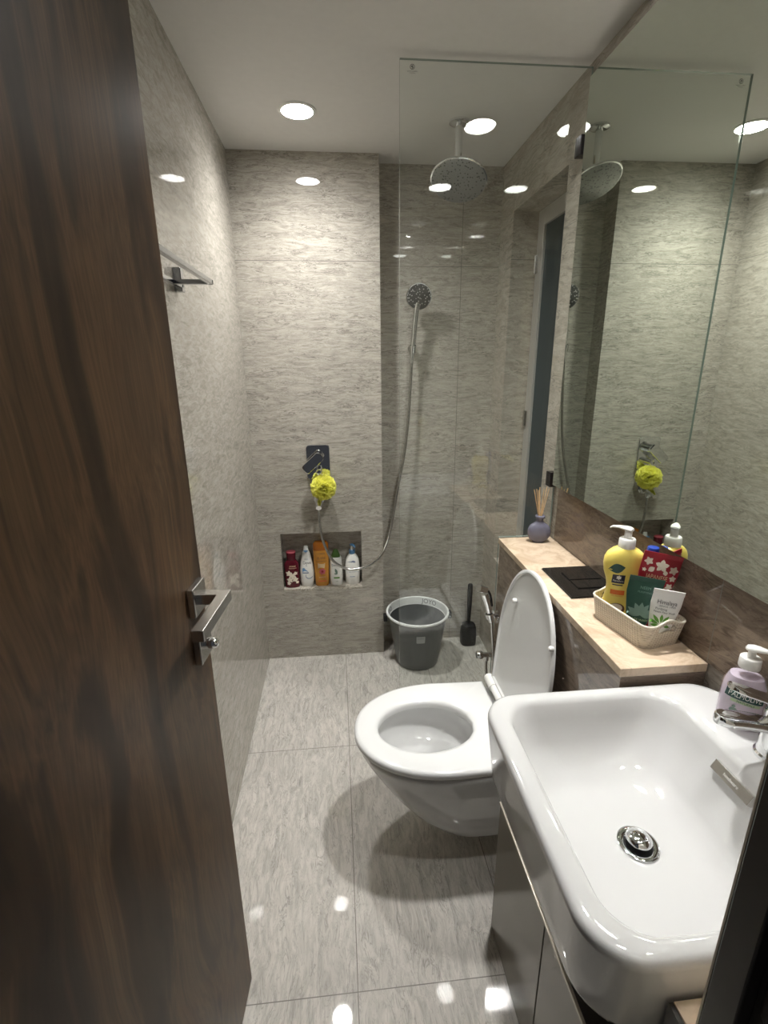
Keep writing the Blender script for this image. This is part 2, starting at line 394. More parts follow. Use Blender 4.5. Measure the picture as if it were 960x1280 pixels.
struct('trim_3', MB().box(XR - .004, XR, .2565, 1.60, ZL + .0005, 1.0965), M['tile_splash'])
# window in the recess of the right wall
wx = .872
wn = thing('window_1', 'x', 'window', (wx, WY0, WZ0)); del wn['label'], wn['category']; wn['kind'] = 'structure'
f = MB(); t = .062
f.box(wx, wx + .03, WY1 - t, WY1, WZ0, WZ1); f.box(wx, wx + .03, WY0, WY0 + t, WZ0, WZ1); f.box(wx, wx + .03, WY0 + t, WY1 - t, WZ1 - t, WZ1); f.box(wx, wx + .03, WY0 + t, WY1 - t, WZ0, WZ0 + t)
fr = f.build('window_frame', M['frame_alu'], wn, smooth=False, bevel=.003)
MB().box(wx + .012, wx + .02, WY0 + t - .005, WY1 - t + .005, WZ0 + t - .005, WZ1 - t + .005).build('pane', M['dark_pane'], wn, smooth=False)
for z in (1.90, 1.25):
    h = MB(); h.cyl((wx - .006, WY1 - .012, z - .035), (wx - .006, WY1 - .012, z + .035), .007); h.box(wx - .004, wx + .001, WY1 - .03, WY1 - .006, z - .035, z + .035)
    h.build('hinge', M['steel'], wn)

# ------------------------------------------------------------------ ceiling lamps
for i, (x, y, lab, pw) in enumerate(((-.100, 1.996, 'round recessed downlight glowing white, in front of the shower mixer wall', .69),
                                 (.549, 1.222, 'round recessed downlight above the toilet, seen reflected in the shower glass', .95),
                                 (.535, .575, 'round recessed downlight above the washbasin, seen only as a reflection', .17))):
    d = thing('ceiling_downlight', lab, 'ceiling light', (x, y, ZC), 0, 'recessed ceiling downlights')
    MB().lathe([(.053, -.001), (.053, -.004), (.058, -.005), (.064, -.003), (.0655, 0), (.053, 0)], (x, y, ZC), 48, cap0=False, cap1=False).build('trim_ring', M['trim_white'], d)
    MB().lathe([(.0535, 0), (.0535, -.0022), (.03, -.003)], (x, y, ZC), 48).build('diffuser', lamp_mat(pw), d)

# ------------------------------------------------------------------ door (opened along the left wall) and its frame
door = thing('door', 'dark walnut bathroom door standing open along the left wall', 'door', (-.3216, .2635, 0), math.atan2(.996, .088))
del door['label'], door['category']; door.name = 'door_1'; door['kind'] = 'structure'
MB().box(0, .62, 0, .036, .01, 2.09).build('door_leaf', M['walnut'], door, smooth=False, bevel=.0015, seg=1, local=True)
hd = thing('door_handle', 'x', 'x', (0, 0, 0)); bpy.data.objects.remove(hd)
sx, zr = .62 - .048, 1.099
rose = MB().box(sx - .029, sx + .029, -.0135, 0, zr - .027, zr + .027).build('handle_rosette', M['steel'], door, smooth=False, bevel=.002, local=True)
lv = MB(); lp = [(sx + .011, -.013), (sx + .011, -.066), (sx - .135, -.066), (sx - .135, -.046), (sx - .011, -.046), (sx - .011, -.013)]
lv.add([(x, y, z) for z in (zr - .010, zr + .010) for x, y in lp], [(0, 1, 2, 3, 4, 5), (11, 10, 9, 8, 7, 6)] + [(i, (i + 1) % 6, (i + 1) % 6 + 6, i + 6) for i in range(6)])
lv.build('handle_lever', M['steel'], door, smooth=False, bevel=.0012, local=True)
z2 = 1.003
tt = MB().box(sx - .029, sx + .029, -.0135, 0, z2 - .027, z2 + .027).build('lock_rosette', M['steel'], door, smooth=False, bevel=.002, local=True)
kb = MB().lathe([(.011, 0), (.011, .014), (.009, .020), (.004, .0235)], (0, 0, 0), 24, Matrix.Rotation(PI / 2, 3, 'X')).xf(Matrix.Translation((sx - .002, -.0135, z2 + .004)))
kb.build('thumb_turn', M['chrome'], tt, local=True)
# lock-side jamb of the doorway, close to the camera on the right
jb = thing('door_frame', 'x', 'door frame', (DOOR_R, YF0, 0)); del jb['label'], jb['category']; jb.name = 'trim_2'; jb['kind'] = 'structure'
j = MB(); j.box(DOOR_R, DOOR_R + .05, .230, .258, 0, 2.12); j.box(DOOR_R + .012, DOOR_R + .05, .11, .2305, 0, 2.12)
j.build('jamb', M['wood_sill'], jb, smooth=False, bevel=.0015, seg=2)
MB().box(DOOR_R + .0005, DOOR_R + .05, .2585, .2605, 0, 2.12).build('edge_lip', M['pale_edge'], jb, smooth=False)
sp = MB(); zz = 1.12
ring = lambda s, zz0: [Vector((DOOR_R + .0105, y, z)) for y, z, _ in rrect(.203 - .022 * s, .203 + .022 * s, zz0 - .09 * s, zz0 + .09 * s, .016 * s, 0)]
o1, i1 = ring(1, 1.10), [Vector((DOOR_R + .0105, y, z)) for y, z, _ in rrect(.193, .213, 1.04, 1.16, .006, 0)]
sp.loft([[p + Vector((.0015, 0, 0)) for p in o1], o1, i1, [p + Vector((.003, 0, 0)) for p in i1]], False, True)
sp.build('strike_plate', M['strike'], jb, smooth=False)
jl = MB(); jl.box(DOOR_L - .035, DOOR_L, .12, .25, 0, 2.12); jl.box(DOOR_L, DOOR_R, .12, .25, 2.095, 2.12)
jl.build('frame_members', M['wood_sill'], jb, smooth=False)

# ------------------------------------------------------------------ ledge (cistern box) along the right wall
ld = thing('cistern_ledge', 'low tiled cistern box with polished beige stone top below the mirror', 'ledge', (XLE, YN, 0))
MB().box(XLE + .006, XR - .0005, YN + .006, YG - .008, 0, ZL - .02).build('tiled_body', M['tile_ledge'], ld, smooth=False)
MB().box(XLE, XR - .0045, YN, YG - .007, ZL - .02, ZL).build('stone_top', M['marble'], ld, smooth=False, bevel=.0015, seg=2)
fp = thing('flush_plate', 'black glass dual flush plate let into the ledge top', 'flush plate', (.68, 1.24, ZL))
MB().box(.604, .757, 1.138, 1.342, ZL, ZL + .004).build('plate_trim', M['chrome'], fp, smooth=False, bevel=.001)
MB().box(.607, .755, 1.142, 1.339, ZL + .004, ZL + .0075).build('plate_face', M['black_glass'], fp, smooth=False, bevel=.001)
for y0, y1 in ((1.187, 1.237), (1.243, 1.296)):
    MB().box(.648, .744, y0, y1, ZL + .0075, ZL + .0105).build('flush_button', M['black_glass'], fp, smooth=False, bevel=.001)

# ------------------------------------------------------------------ wall mirror
MZ0, MZ1, MY1 = 1.097, 2.2515, 1.579
mr = thing('wall_mirror', 'large frameless wall mirror above the basin and ledge', 'mirror', (XR, .9, MZ0))
MB().box(XM + .006, XR - .0005, .262, MY1 - .002, MZ0 + .002, MZ1 - .002).build('backing_board', M['mirror_back'], mr, smooth=False)
MB().box(XM, XM + .006, .260, MY1, MZ0, MZ1).build('mirror_glass', M['mirror'], mr, smooth=False, bevel=.001, seg=1)

# ------------------------------------------------------------------ shower screen
gp = thing('shower_screen', 'clear frameless glass shower panel standing across the room beyond the toilet', 'glass panel', (GX, YG, 0))
GT, ZG = .005, 2.302
def glass_prism():
    pts = [(GX, .002), (XLE + .004, .002), (XLE + .004, ZL + .002), (XR - .004, ZL + .002), (XR - .004, ZG), (GX, ZG)]
    n = len(pts); vs = [(x, YG - GT, z) for x, z in pts] + [(x, YG + GT, z) for x, z in pts]
    a, b = MB(), MB(); a.add(vs, [(0, 1, 2, 3, 4, 5), (11, 10, 9, 8, 7, 6)])
    b.add(vs, [(i, (i + 1) % n, (i + 1) % n + n, i + n) for i in range(n)]); return a, b
a, b = glass_prism()
gmesh = a.build('pane', M['glass'], gp, smooth=False); b.build('pane_edge', M['glass_edge'], gp, smooth=False)
for z in (2.109, 1.103):
    MB().box(XR - .028, XR - .0005, YG - .018, YG + .018, z - .026, z + .026).build('wall_clamp', M['dark_metal'], gp, smooth=False, bevel=.002)
# etched maker's mark in the upper corner: a ringed swirl over two short lines of lettering
em = [disc2(.0, .0, .0062, n=24)]
o = (.239 - GX, -GT, 2.2815)
mk = MB(); rr = [(.0065, .0), (.0050, .0)]
for k in range(32):
    pass
def flat(vs2, fs, ox, oz): return MB().add([(x + ox, YG - GT - .0004, z + oz) for x, z in vs2], fs)
ringv = disc2(0, 0, .0066, n=28) + disc2(0, 0, .0052, n=28)
mkm = flat(ringv, [(i, (i + 1) % 28, 28 + (i + 1) % 28, 28 + i) for i in range(28)], .239, 2.2825)
for q in (leaf(-.004, -.001, .008, .0016, .6), leaf(-.003, .0025, .007, .0013, -.5), leaf(-.002, -.0035, .006, .0012, .3)):
    mkm.add([(x + .239, YG - GT - .0004, z + 2.2825) for x, z in q], [list(range(len(q)))])
tv, tf = text_2d('SAINT-GOBAIN', .0042); mkm.add([(x + .239, YG - GT - .0004, z + 2.2722) for x, z in tv], tf)
tv, tf = text_2d('TOUGHENED', .0028); mkm.add([(x + .239, YG - GT - .0004, z + 2.2684) for x, z in tv], tf)
mkm.build('etched_mark', M['ink_grey'], gp, smooth=False)['label'] = 'small dark etched ring mark with lettering'

# ------------------------------------------------------------------ toilet
TY = 1.262
tl = thing('toilet', 'white wall-hung toilet with its lid raised against the ledge', 'toilet', (.50, TY, 0))
NT = 72
def ushape(tip, xe, xb, hw, z, hb=None):
    """front half ellipse (towards -X), then nearly straight sides back to xb; fixed vertex count"""
    hb = hw if hb is None else hb; out = []; nf = 44; ns = 14
    for k in range(nf + 1):
        a = -PI / 2 - PI * k / nf * 1.0
        c, q = math.cos(a), math.sin(a); e = 2.15
        out.append(Vector((xe + (xe - tip) * -abs(c) ** (2 / e), TY + hw * math.copysign(abs(q) ** (2 / e), q), z)))
    if out[0].y > out[-1].y: out.reverse()
    A, B = out[-1], Vector((xb, TY + hb, z))
    side1 = [A.lerp(B, k / ns) for k in range(1, ns)]
    back = [Vector((xb, TY + hb - 2 * hb * k / 6, z)) for k in range(7)]
    C = Vector((xb, TY - hb, z)); side2 = [C.lerp(out[0], k / ns) for k in range(1, ns)]
    return out + side1 + back + side2
def ellm(ref, cx, cy, ax, ay, z):
    """ellipse with one vertex for each vertex of ref, matched by direction"""
    out = []
    for p in ref:
        a = math.atan2((p.y - cy) / ay, (p.x - cx) / ax); out.append(Vector((cx + ax * math.cos(a), cy + ay * math.sin(a), z)))
    return out
XW = XLE - .0005
rings = [ushape(.30, .42, XW, .115, .088), ushape(.262, .40, XW, .128, .092), ushape(.222, .38, XW, .14, .112), ushape(.165, .35, XW, .158, .165), ushape(.118, .33, XW, .172, .225),
         ushape(.075, .31, XW, .184, .29), ushape(.043, .30, XW, .194, .345), ushape(.030, .298, XW, .198, .372), ushape(.028, .298, XW, .199, .388), ushape(.033, .298, XW, .195, .393)]
ref = rings[-1]; hx, hy = .240, 1.258
bowl_in = [ellm(ref, hx, hy, .158, .118, .393), ellm(ref, hx, hy, .156, .116, .384), ellm(ref, hx + .004, hy, .166, .126, .368), ellm(ref, hx + .006, hy, .160, .120, .335), ellm(ref, hx + .012, hy, .140, .104, .305), ellm(ref, hx + .022, hy, .112, .084, .290), ellm(ref, hx + .040, hy, .082, .066, .280), ellm(ref, hx + .052, hy, .068, .056, .255), ellm(ref, hx + .060, hy, .050, .045, .20)]
tb = MB(); tb.loft(rings + bowl_in, True, True); tb.build('bowl', M['ceramic'], tl, angle=50)
MB().loft([ellm(ref, hx + .052, hy, .0675, .0555, .2555), ellm(ref, hx + .052, hy, .02, .02, .2556)], False, True).build('water', pm('bowl water', (.55, .56, .55), .02, trans=.0, spec=.6), tl)
def seat():
    so = ushape(.017, .297, .478, .203, .402, .197); ins = lambda r, d, z: [Vector((p.x + (hx + .06 - p.x) * d, p.y + (TY - p.y) * d, z)) for p in r]
    e = lambda ax, ay, z: ellm(so, hx, hy, ax, ay, z)
    rr = [ins(so, .015, .3975), so, [Vector((p.x, p.y, .411)) for p in so], ins(so, .012, .4185), ins(so, .05, .4215), e(.165, .125, .4215), e(.153, .112, .418), e(.149, .108, .410), e(.149, .108, .3975)]
    m = MB(); m.loft(rr + [rr[0]], False, False); return m
seat().build('seat', M['seat_plastic'], tl, angle=60)
hg = MB()
for y0, y1 in ((1.063, 1.112), (1.405, 1.466)): hg.cyl((.503, y0, .426), (.503, y1, .426), .0165)
hg.cyl((.503, 1.112, .426), (.503, 1.405, .426), .0125); hg.build('hinge', M['white_plastic'], tl)
# the raised lid: drawn in its own plane and leaned back on the ledge
lean = math.radians(5.4); lo = Vector((.5075, TY, .436)); eu = Vector((math.sin(lean), 0, math.cos(lean))); en = Vector((-math.cos(lean), 0, math.sin(lean)))
def lid_ring(ins, d):
    r = []
    for p in ushape(0, .29, .478, .203, 0, .19):
        u = (.478 - p.x); v = p.y - TY; u = .239 + (u - .239) * (1 - ins / .239); v = v * (1 - ins / .2)
        r.append(lo + eu * u + Vector((0, 1, 0)) * v + en * d)
    return r
lm = MB(); lm.loft([lid_ring(.006, -.013), lid_ring(0, -.010), lid_ring(0, -.002), lid_ring(.003, .0005), lid_ring(.009, .0005), lid_ring(.013, -.0055)])
lid = lm.build('lid', M['seat_plastic'], tl, angle=50)
for y in (1.366, 1.089):
    p = lo + eu * .342 + Vector((0, y - TY, 0)); bb = MB()
    q = en.to_track_quat('Z', 'Y').to_matrix(); bb.lathe([(.0075, -.004), (.0075, .004), (.006, .008), (.002, .0095)], p, 20, q); bb.build('bumper', M['white_plastic'], lid)

# ------------------------------------------------------------------ basin, vanity
vn = thing('vanity_cabinet', 'glossy beige vanity cabinet with dark recess under the basin', 'cabinet', (.55, .6, 0))
MB().box(.394, XR - .001, .262, .825, .0, .43).build('carcass', M['lam_beige'], vn, smooth=False)
cx = MB(); cx.box(.394, XLE - .002, .825, .945, 0, .43); cx.build('side_panel', M['lam_beige'], vn, smooth=False, bevel=.001)
rc_ = MB(); rc_.box(.47, XR - .001, .262, .825, .4305, .6995); rc_.box(.3795, .47, .262, .825, .4305, .433); rc_.build('dark_recess', M['vanity_dark'], vn, smooth=False)  # dark brown block, plus a thin dark sheet over the carcass top
MB().box(.375, .393, .668, .946, .004, .428).build('cabinet_door', M['lam_beige'], vn, smooth=False, bevel=.0012)
MB().box(.375, .393, .262, .664, .004, .428).build('cabinet_door', M['lam_beige'], vn, smooth=False, bevel=.0012)
MB().box(.373, .3790, .262, .947, .4285, .437).build('top_trim', M['lam_strip'], vn, smooth=False, bevel=.001)
MB().box(.358, .3635, .262, .349, .60, .787).build('counter_apron', M['vanity_dark'], vn, smooth=False)
MB().box(.364, XR - .001, .2615, .3488, .752, .789).build('stone_counter', M['marble'], vn, smooth=False, bevel=.001)

bs = thing('washbasin', 'white ceramic semi-recessed washbasin with chrome waste in front of the mirror', 'washbasin', (.50, .59, .70))
x0, x1, y0, y1 = .268, .7612, .351, .829; zr = .852
DR = (.479, .589)
def br(a, b, c, d, r, z): return rrect(a, b, c, d, r, z, 12, 6)
outer = [br(x0 + .040, x1 - .06, y0 + .040, y1 - .04, .06, .7005), br(x0 + .022, x1 - .03, y0 + .020, y1 - .02, .07, .7025), br(x0 + .013, x1 - .01, y0 + .012, y1 - .011, .074, .708), br(x0 + .010, x1, y0 + .009, y1 - .008, .075, .718), br(x0 + .006, x1, y0 + .005, y1 - .004, .075, .765), br(x0, x1, y0, y1, .07, zr - .018),
         br(x0 - .0003, x1, y0 - .0003, y1, .07, zr - .010), br(x0 + .0025, x1, y0 + .0025, y1 - .0025, .068, zr - .0035), br(x0 + .008, x1, y0 + .007, y1 - .008, .062, zr - .0005), br(x0 + .016, x1 - .004, y0 + .013, y1 - .018, .058, zr)]
ix0, ix1, iy0, iy1 = .306, .652, .377, .797
inner = [br(ix0 - .008, ix1 + .012, iy0 - .006, iy1 + .010, .062, zr), br(ix0 - .002, ix1 + .004, iy0 - .001, iy1 + .003, .06, zr - .002), br(ix0 + .003, ix1 - .002, iy0 + .004, iy1 - .003, .06, zr - .009), br(ix0 + .009, ix1 - .008, iy0 + .010, iy1 - .012, .062, zr - .035),
         br(ix0 + .018, ix1 - .030, iy0 + .018, iy1 - .026, .07, zr - .075), br(ix0 + .030, ix1 - .050, iy0 + .03, iy1 - .045, .08, zr - .103), br(ix0 + .05, ix1 - .06, iy0 + .052, iy1 - .068, .09, zr - .119), br(ix0 + .09, ix1 - .10, iy0 + .10, iy1 - .11, .08, zr - .127),
         br(DR[0] - .045, DR[0] + .045, DR[1] - .045, DR[1] + .045, .0449, zr - .1315), br(DR[0] - .028, DR[0] + .028, DR[1] - .028, DR[1] + .028, .0279, zr - .1325)]
bm_ = MB(); bm_.loft(outer + inner, True, True); bm_.build('bowl', M['ceramic'], bs, angle=70)
zd = zr - .1325
MB().lathe([(.033, .001), (.033, .003), (.030, .0045), (.0235, .003), (.021, -.0005)], (*DR, zd), 40, cap0=False).build('waste_ring', M['chrome'], bs)
MB().lathe([(.0245, .0012), (.001, .0012)], (*DR, zd), 32, cap0=False).build('waste_gap_shade', M['black_plastic'], bs)  # flat black disc paints in the shade of the gap under the plug
MB().lathe([(.006, .002), (.006, .010), (.0195, .0105), (.0208, .0125), (.018, .0165), (.009, .0195), (.001, .020)], (*DR, zd), 40).build('waste_plug', M['chrome'], bs)
# overflow slot cover on the wall side of the bowl
q = Matrix.Translation((.642, .602, .820)) @ Matrix.Rotation(math.radians(30), 4, 'Y')
ov = MB().box(-.0075, .006, -.041, .041, -.0095, .0095).xf(q).build('overflow_cover', M['steel'], bs, smooth=False, bevel=.001)
tv, tf = text_2d('hindware', .0085)
MB().add([q @ Vector((-.0079, -x, y)) for x, y in tv], tf).build('overflow_lettering', M['white_plastic'], ov, smooth=False)

# basin mixer
fx, fy = .718, .618
fc = thing('basin_mixer', 'chrome single-lever basin mixer on the washbasin deck', 'tap', (fx, fy, zr))
MB().lathe([(.0275, .0005), (.0275, .006), (.0245, .009), (.0235, .085), (.022, .095), (.012, .099)], (fx, fy, zr), 36).build('mixer_body', M['chrome'], fc)
def paddle(pts, hw, th):
    rings = []
    P = spline(pts, 8)
    for i, p in enumerate(P):
        t = (P[min(i + 1, len(P) - 1)] - P[max(i - 1, 0)]).normalized(); s_ = Vector((0, 1, 0)); u = t.cross(s_).normalized()
        k = i / (len(P) - 1); wv = hw * (1 if k < .82 else math.sqrt(max(.08, 1 - ((k - .82) / .18) ** 2 * .9)))
        rings.append([p + s_ * (wv * math.copysign(abs(math.cos(a)) ** .6, math.cos(a))) + u * (th * math.copysign(abs(math.sin(a)) ** .6, math.sin(a))) for a in [2 * PI * j / 24 for j in range(24)]])
    m = MB(); m.loft(rings); return m
paddle([(fx, fy, zr + .058), (fx - .04, fy, zr + .072), (fx - .08, fy, zr + .082), (fx - .118, fy, zr + .088)], .0195, .0085).build('spout', M['chrome'], fc)
paddle([(fx + .012, fy, zr + .102), (fx - .03, fy, zr + .117), (fx - .07, fy, zr + .134), (fx - .105, fy, zr + .148)], .0185, .0045).build('lever', M['chrome'], fc)

# hand soap
sp_ = (.722, .702, zr)
so = thing('soap_pump_bottle', 'clear lilac liquid hand soap bottle with white pump on the basin rim', 'soap bottle', sp_, math.radians(-34))
def rings_of(prof, e=2.6, n=44): return [sup(rx, ry, e, n, 0, 0, z) for z, rx, ry in prof]
soapb = [(.001, .030, .021), (.004, .034, .0245), (.02, .0355, .026), (.06, .035, .026), (.085, .033, .025), (.102, .027, .0215), (.112, .0175, .0165), (.118, .0135, .0135), (.126, .0135, .0135)]
bt = MB().loft(rings_of(soapb)).build('bottle', M['lilac_clear'], so, local=True)
MB().loft(rings_of([(z * .985 + .0015, rx - .0018, ry - .0018) for z, rx, ry in soapb[:6]])).build('liquid', M['soap'], so, local=True)
MB().lathe([(.0165, .119), (.0172, .121), (.0168, .138), (.0155, .1395), (.0065, .1395), (.006, .152), (.0045, .153)], (0, 0, 0), 32).build('pump_collar', M['white_plastic'], so, local=True)
def pump_head(d, L, z):
    """flat-topped pump head with a drooping nozzle pointing along direction angle d"""
    c, s = math.cos(d), math.sin(d); V = lambda a, b, h: Vector((a * c - b * s, a * s + b * c, h)); rg = []
    for a, hw, t, b in ((-.011, .004, z + .0035, z + .001), (-.0085, .0085, z + .0075, z - .001), (0, .0105, z + .010, z - .0015), (.009, .0095, z + .0098, z), (.02, .0065, z + .0085, z + .0015), (L - .006, .0045, z + .0055, z), (L, .0032, z + .001, z - .0035)):
        m_ = (t + b) / 2; h_ = (t - b) / 2
        rg.append([V(a, hw * math.cos(2 * PI * k / 16), m_ + h_ * math.sin(2 * PI * k / 16)) for k in range(16)])
    return MB().loft(rg)
pump_head(math.radians(-10), .040, .153).build('pump_head', M['white_plastic'], so, local=True)
R_, U_ = (1, 0, 0), (0, 0, 1)
print_rect('label_band', .058, .016, bt, (0, -.03, .070), (1, 0, -.12), (.12, 0, 1), M['dark_green_print'], so, 12)
print_text('label_brand', 'PALMOLIVE', .0135, bt, (0, -.03, .070), (1, 0, -.12), (.12, 0, 1), M['white_plastic'], so, .74, .0009)
print_rect('label_stripe', .045, .006, bt, (.002, -.03, .058), (1, 0, -.12), (.12, 0, 1), M['pale_green'], so, 10)
print_text('label_range', 'NATURALS', .0062, bt, (.002, -.03, .058), (1, 0, -.12), (.12, 0, 1), M['dark_green_print'], so, .9, .0009)
print_poly('label_drop', [disc2(-.014, 0, .006), leaf(-.014, .0115, .006, .003, -PI / 2)], bt, (0, -.03, .040), R_, U_, M['grey_green_print'], so, .0006)

# ------------------------------------------------------------------ things in the basket
bx, by, ba = .686, .983, math.radians(10.5)
bk = thing('storage_basket', 'small cream woven-look plastic basket of toiletries on the ledge', 'basket', (bx, by, ZL), ba)
HB, WB, LB = .058, .058, .094
def bring(f, z, ins=0): return rrect(-WB * f + ins, WB * f - ins, -LB * f + ins, LB * f - ins, .022, z, 8, 12)
def rimlift(p): 
    # rim rises over the two hand holds in the short ends
    return .012 * math.exp(-(p.x / .022) ** 2) if abs(p.y) > LB * .7 else 0
def outer_z(z, f, ins=0):
    r = bring(f, z, ins); 
    for p in r: p.z = z + rimlift(p) * (z / HB) if z > .03 else z
    return r
zs = [0, .004, .012, .02, .028, .035, .042, .05, HB]
fo = lambda z: .90 + .10 * z / HB
outs = [outer_z(z, fo(z), 0) for z in zs]; ins_ = [outer_z(z, fo(z), .0022) for z in zs[::-1][:-1]]
allr = outs + ins_; m = MB(); n = len(allr[0]); fs = []
for i in range(len(allr) - 1):
    for jn in range(n):
        k2 = (jn + 1) % n
        c_ = [allr[i][jn], allr[i][k2], allr[i + 1][jn], allr[i + 1][k2]]; mx_ = sum(p.x for p in c_) / 4; my_ = sum(p.y for p in c_) / 4
        zi = (i + .5) if i < len(zs) - 1 else (len(allr) - 1 - i - .5)
        lvl = [zs[a] for a in range(len(zs))]
        if i != len(zs) - 1:
            za = zs[i] if i < len(zs) - 1 else zs[len(allr) - 1 - i]; 
            zr_ = zs[::-1] + [0]; zmid = (zs[i] + zs[i + 1]) / 2 if i < len(zs) - 1 else (zr_[i - len(zs)] + zr_[i - len(zs) + 1]) / 2
            if abs(mx_) < .024 and abs(my_) > LB * .8 and .034 < zmid < .047: continue
        fs.append((i * n + jn, i * n + k2, (i + 1) * n + k2, (i + 1) * n + jn))
fs.append(list(range(n))[::-1]); fs.append([(len(allr) - 1) * n + jn for jn in range(n)])
m.add([p for r in allr for p in r], fs); m.build('basket_body', M['basket'], bk, local=True, angle=50)
rm = MB(); rp = outer_z(HB, 1.0, .001); rm.tube(rp + [rp[0], rp[1]], .0026, 8, False); rm.build('basket_rim', M['cream_plastic'], bk, local=True)

Z0 = ZL + .0045
yb = thing('pump_bottle', 'yellow body lotion bottle with white pump standing in the basket', 'bottle', (.668, 1.028, Z0), math.radians(-16))
yprof = [(.0, .038, .020), (.004, .042, .0235), (.02, .0425, .0245), (.045, .0385, .023), (.07, .034, .0215), (.09, .0335, .021), (.105, .0365, .022), (.125, .0435, .0245), (.145, .0465, .0255), (.16, .0455, .025), (.172, .040, .0235), (.181, .030, .021), (.186, .0205, .0185)]
ybm = MB().loft(rings_of(yprof, 2.3)).build('bottle', M['yellow'], yb, local=True)
MB().lathe([(.0185, .184), (.0188, .186), (.0182, .206), (.0165, .2085), (.0085, .209), (.0082, .226), (.006, .227)], (0, 0, 0), 32).build('pump_collar', M['white_plastic'], yb, local=True)
pump_head(math.radians(146), .042, .227).build('pump_head', M['white_plastic'], yb, local=True)
fr = -.03
print_poly('label_leaf', [leaf(-.038, .0, .036, .012, .25), ], ybm, (0, fr, .135), R_, U_, M['dark_green_print'], yb)
print_rect('label_badge', .027, .023, ybm, (-.014, fr, .112), R_, U_, M['navy'], yb)
print_text('label_brand', 'Parachute', .0062, ybm, (-.014, fr, .1075), R_, U_, M['white_plastic'], yb, .9, .0009)
print_poly('label_palm', flower(0, 0, .006, .5, 6), ybm, (-.014, fr, .1165), R_, U_, M['white_plastic'], yb, .0009)
print_rect('label_line', .022, .003, ybm, (-.014, fr, .096), R_, U_, M['navy'], yb)
print_rect('label_tab', .030, .012, ybm, (-.012, fr, .077), R_, U_, M['orange_print'], yb)
print_text('label_words', 'NOURISHING', .0042, ybm, (-.012, fr, .068), R_, U_, M['orange_print'], yb)
print_poly('label_coconut', [disc2(0, 0, .018, .014)], ybm, (-.010, fr, .036), R_, U_, M['brown_print'], yb)
print_poly('label_coconut_flesh', [disc2(-.002, .002, .0145, .0105)], ybm, (-.010, fr, .036), R_, U_, M['cream_print'], yb, .0009)

bl = thing('flip_cap_bottle', 'dark blue bottle half hidden behind the crimson tube in the basket', 'bottle', (.7145, .998, Z0), 0)
MB().loft(rings_of([(0, .0145, .013), (.003, .0165, .0145), (.12, .0168, .0148), (.145, .016, .0145), (.158, .014, .0135), (.165, .0115, .0115)], 2.2)).build('bottle', M['blue'], bl, local=True)
MB().lathe([(.0125, .165), (.013, .167), (.013, .192), (.0118, .195)], (0, 0, 0), 32).build('cap', M['blue'], bl, local=True)

def tube_pack(name, label, loc, rz, tilt, h, hw, mat, capmat, roll=0):
    t = thing(name, label, 'tube', loc, rz, 'cream tubes in the basket'); t.rotation_euler = (tilt, roll, rz)
    prof = [(.020, .016, .0155), (.023, .0185, .0165)]
    for k in range(1, 9):
        u = k / 8; prof.append((.023 + (h - .023 - .010) * u, .0185 + (hw - .0185) * min(1, u * 1.35) ** .8, .0165 * (1 - u) ** .8 + .0012))
    body = MB().loft(rings_of(prof, 2.2)).build('tube_body', mat, t, local=True)
    cr = MB(); cr.box(-hw, hw, -.0013, .0013, h - .0102, h); crimp = cr.build('crimp_seal', mat, t, local=True, smooth=False)
    MB().lathe([(.0145, 0), (.016, .002), (.016, .0195), (.015, .021)], (0, 0, 0), 28).build('cap', capmat, t, local=True)
    return t, body
t1, b1 = tube_pack('cream_tube', 'crimson hand cream tube with cream blossom print at the back of the basket', (.692, .968, Z0), math.radians(-20), math.radians(-2), .193, .041, M['red'], M['red'], math.radians(8))
O = lambda x, z: (x, -.02, z)
print_text('label_words', 'JAPANESE', .0145, b1, O(-.003, .137), R_, U_, M['gold_print'], t1, .72, .0008)
print_text('label_words', 'CHERRY', .0145, b1, O(-.003, .1245), R_, U_, M['gold_print'], t1, .72, .0008)
print_text('label_words', 'BLOSSOM', .0145, b1, O(-.003, .112), R_, U_, M['gold_print'], t1, .72, .0008)
fl = flower(.002, .165, .015, .3) + flower(-.027, .171, .010, .8) + flower(.028, .159, .0105, 0) + flower(.030, .140, .008, .4) + flower(.027, .120, .009, 1.) + flower(.021, .100, .010, .2) + [leaf(-.012, .159, .016, .006, 3.9), leaf(.010, .156, .012, .005, -1.2)]
fl += flower(-.032, .150, .005, .2) + flower(-.028, .112, .006, .7)
print_poly('label_blossom', fl, b1, (0, -.02, 0), R_, U_, M['cream_print'], t1, .0006)
t2, b2 = tube_pack('face_wash_tube', 'dark green face wash tube leaning in the middle of the basket', (.664, .952, Z0), math.radians(-20), math.radians(-2), .142, .0365, M['green'], M['green'], math.radians(6))
print_text('label_words', 'NEEM', .009, b2, O(0, .118), R_, U_, M['grey_green_print'], t2, 1, .0008)
print_text('label_words', 'PURIFYING', .006, b2, O(0, .108), R_, U_, M['grey_green_print'], t2, 1, .0008)
print_poly('label_leaves', [leaf(0, .055, .030, .006, a) for a in (.5, 1.1, 1.6, 2.1, 2.7, .0, 3.1)], b2, (0, -.02, 0), R_, U_, M['grey_green_print'], t2, .0006)
print_text('label_words', 'FACE WASH', .007, b2, O(0, .044), R_, U_, M['pale_green'], t2, 1, .0008)
t3, b3 = tube_pack('face_wash_tube', 'white and green neem face wash tube at the front of the basket', (.697, .9195, Z0), math.radians(-20), math.radians(3), .129, .031, M['white'], M['leaf_green'], math.radians(5))
print_text('label_brand', 'Himalaya', .0135, b3, O(.000, .101), R_, U_, M['ink'], t3, .82, .0008)
print_text('label_words', 'SINCE 1930', .0055, b3, O(.002, .0925), R_, U_, M['ink_grey'], t3, 1.2, .0008)
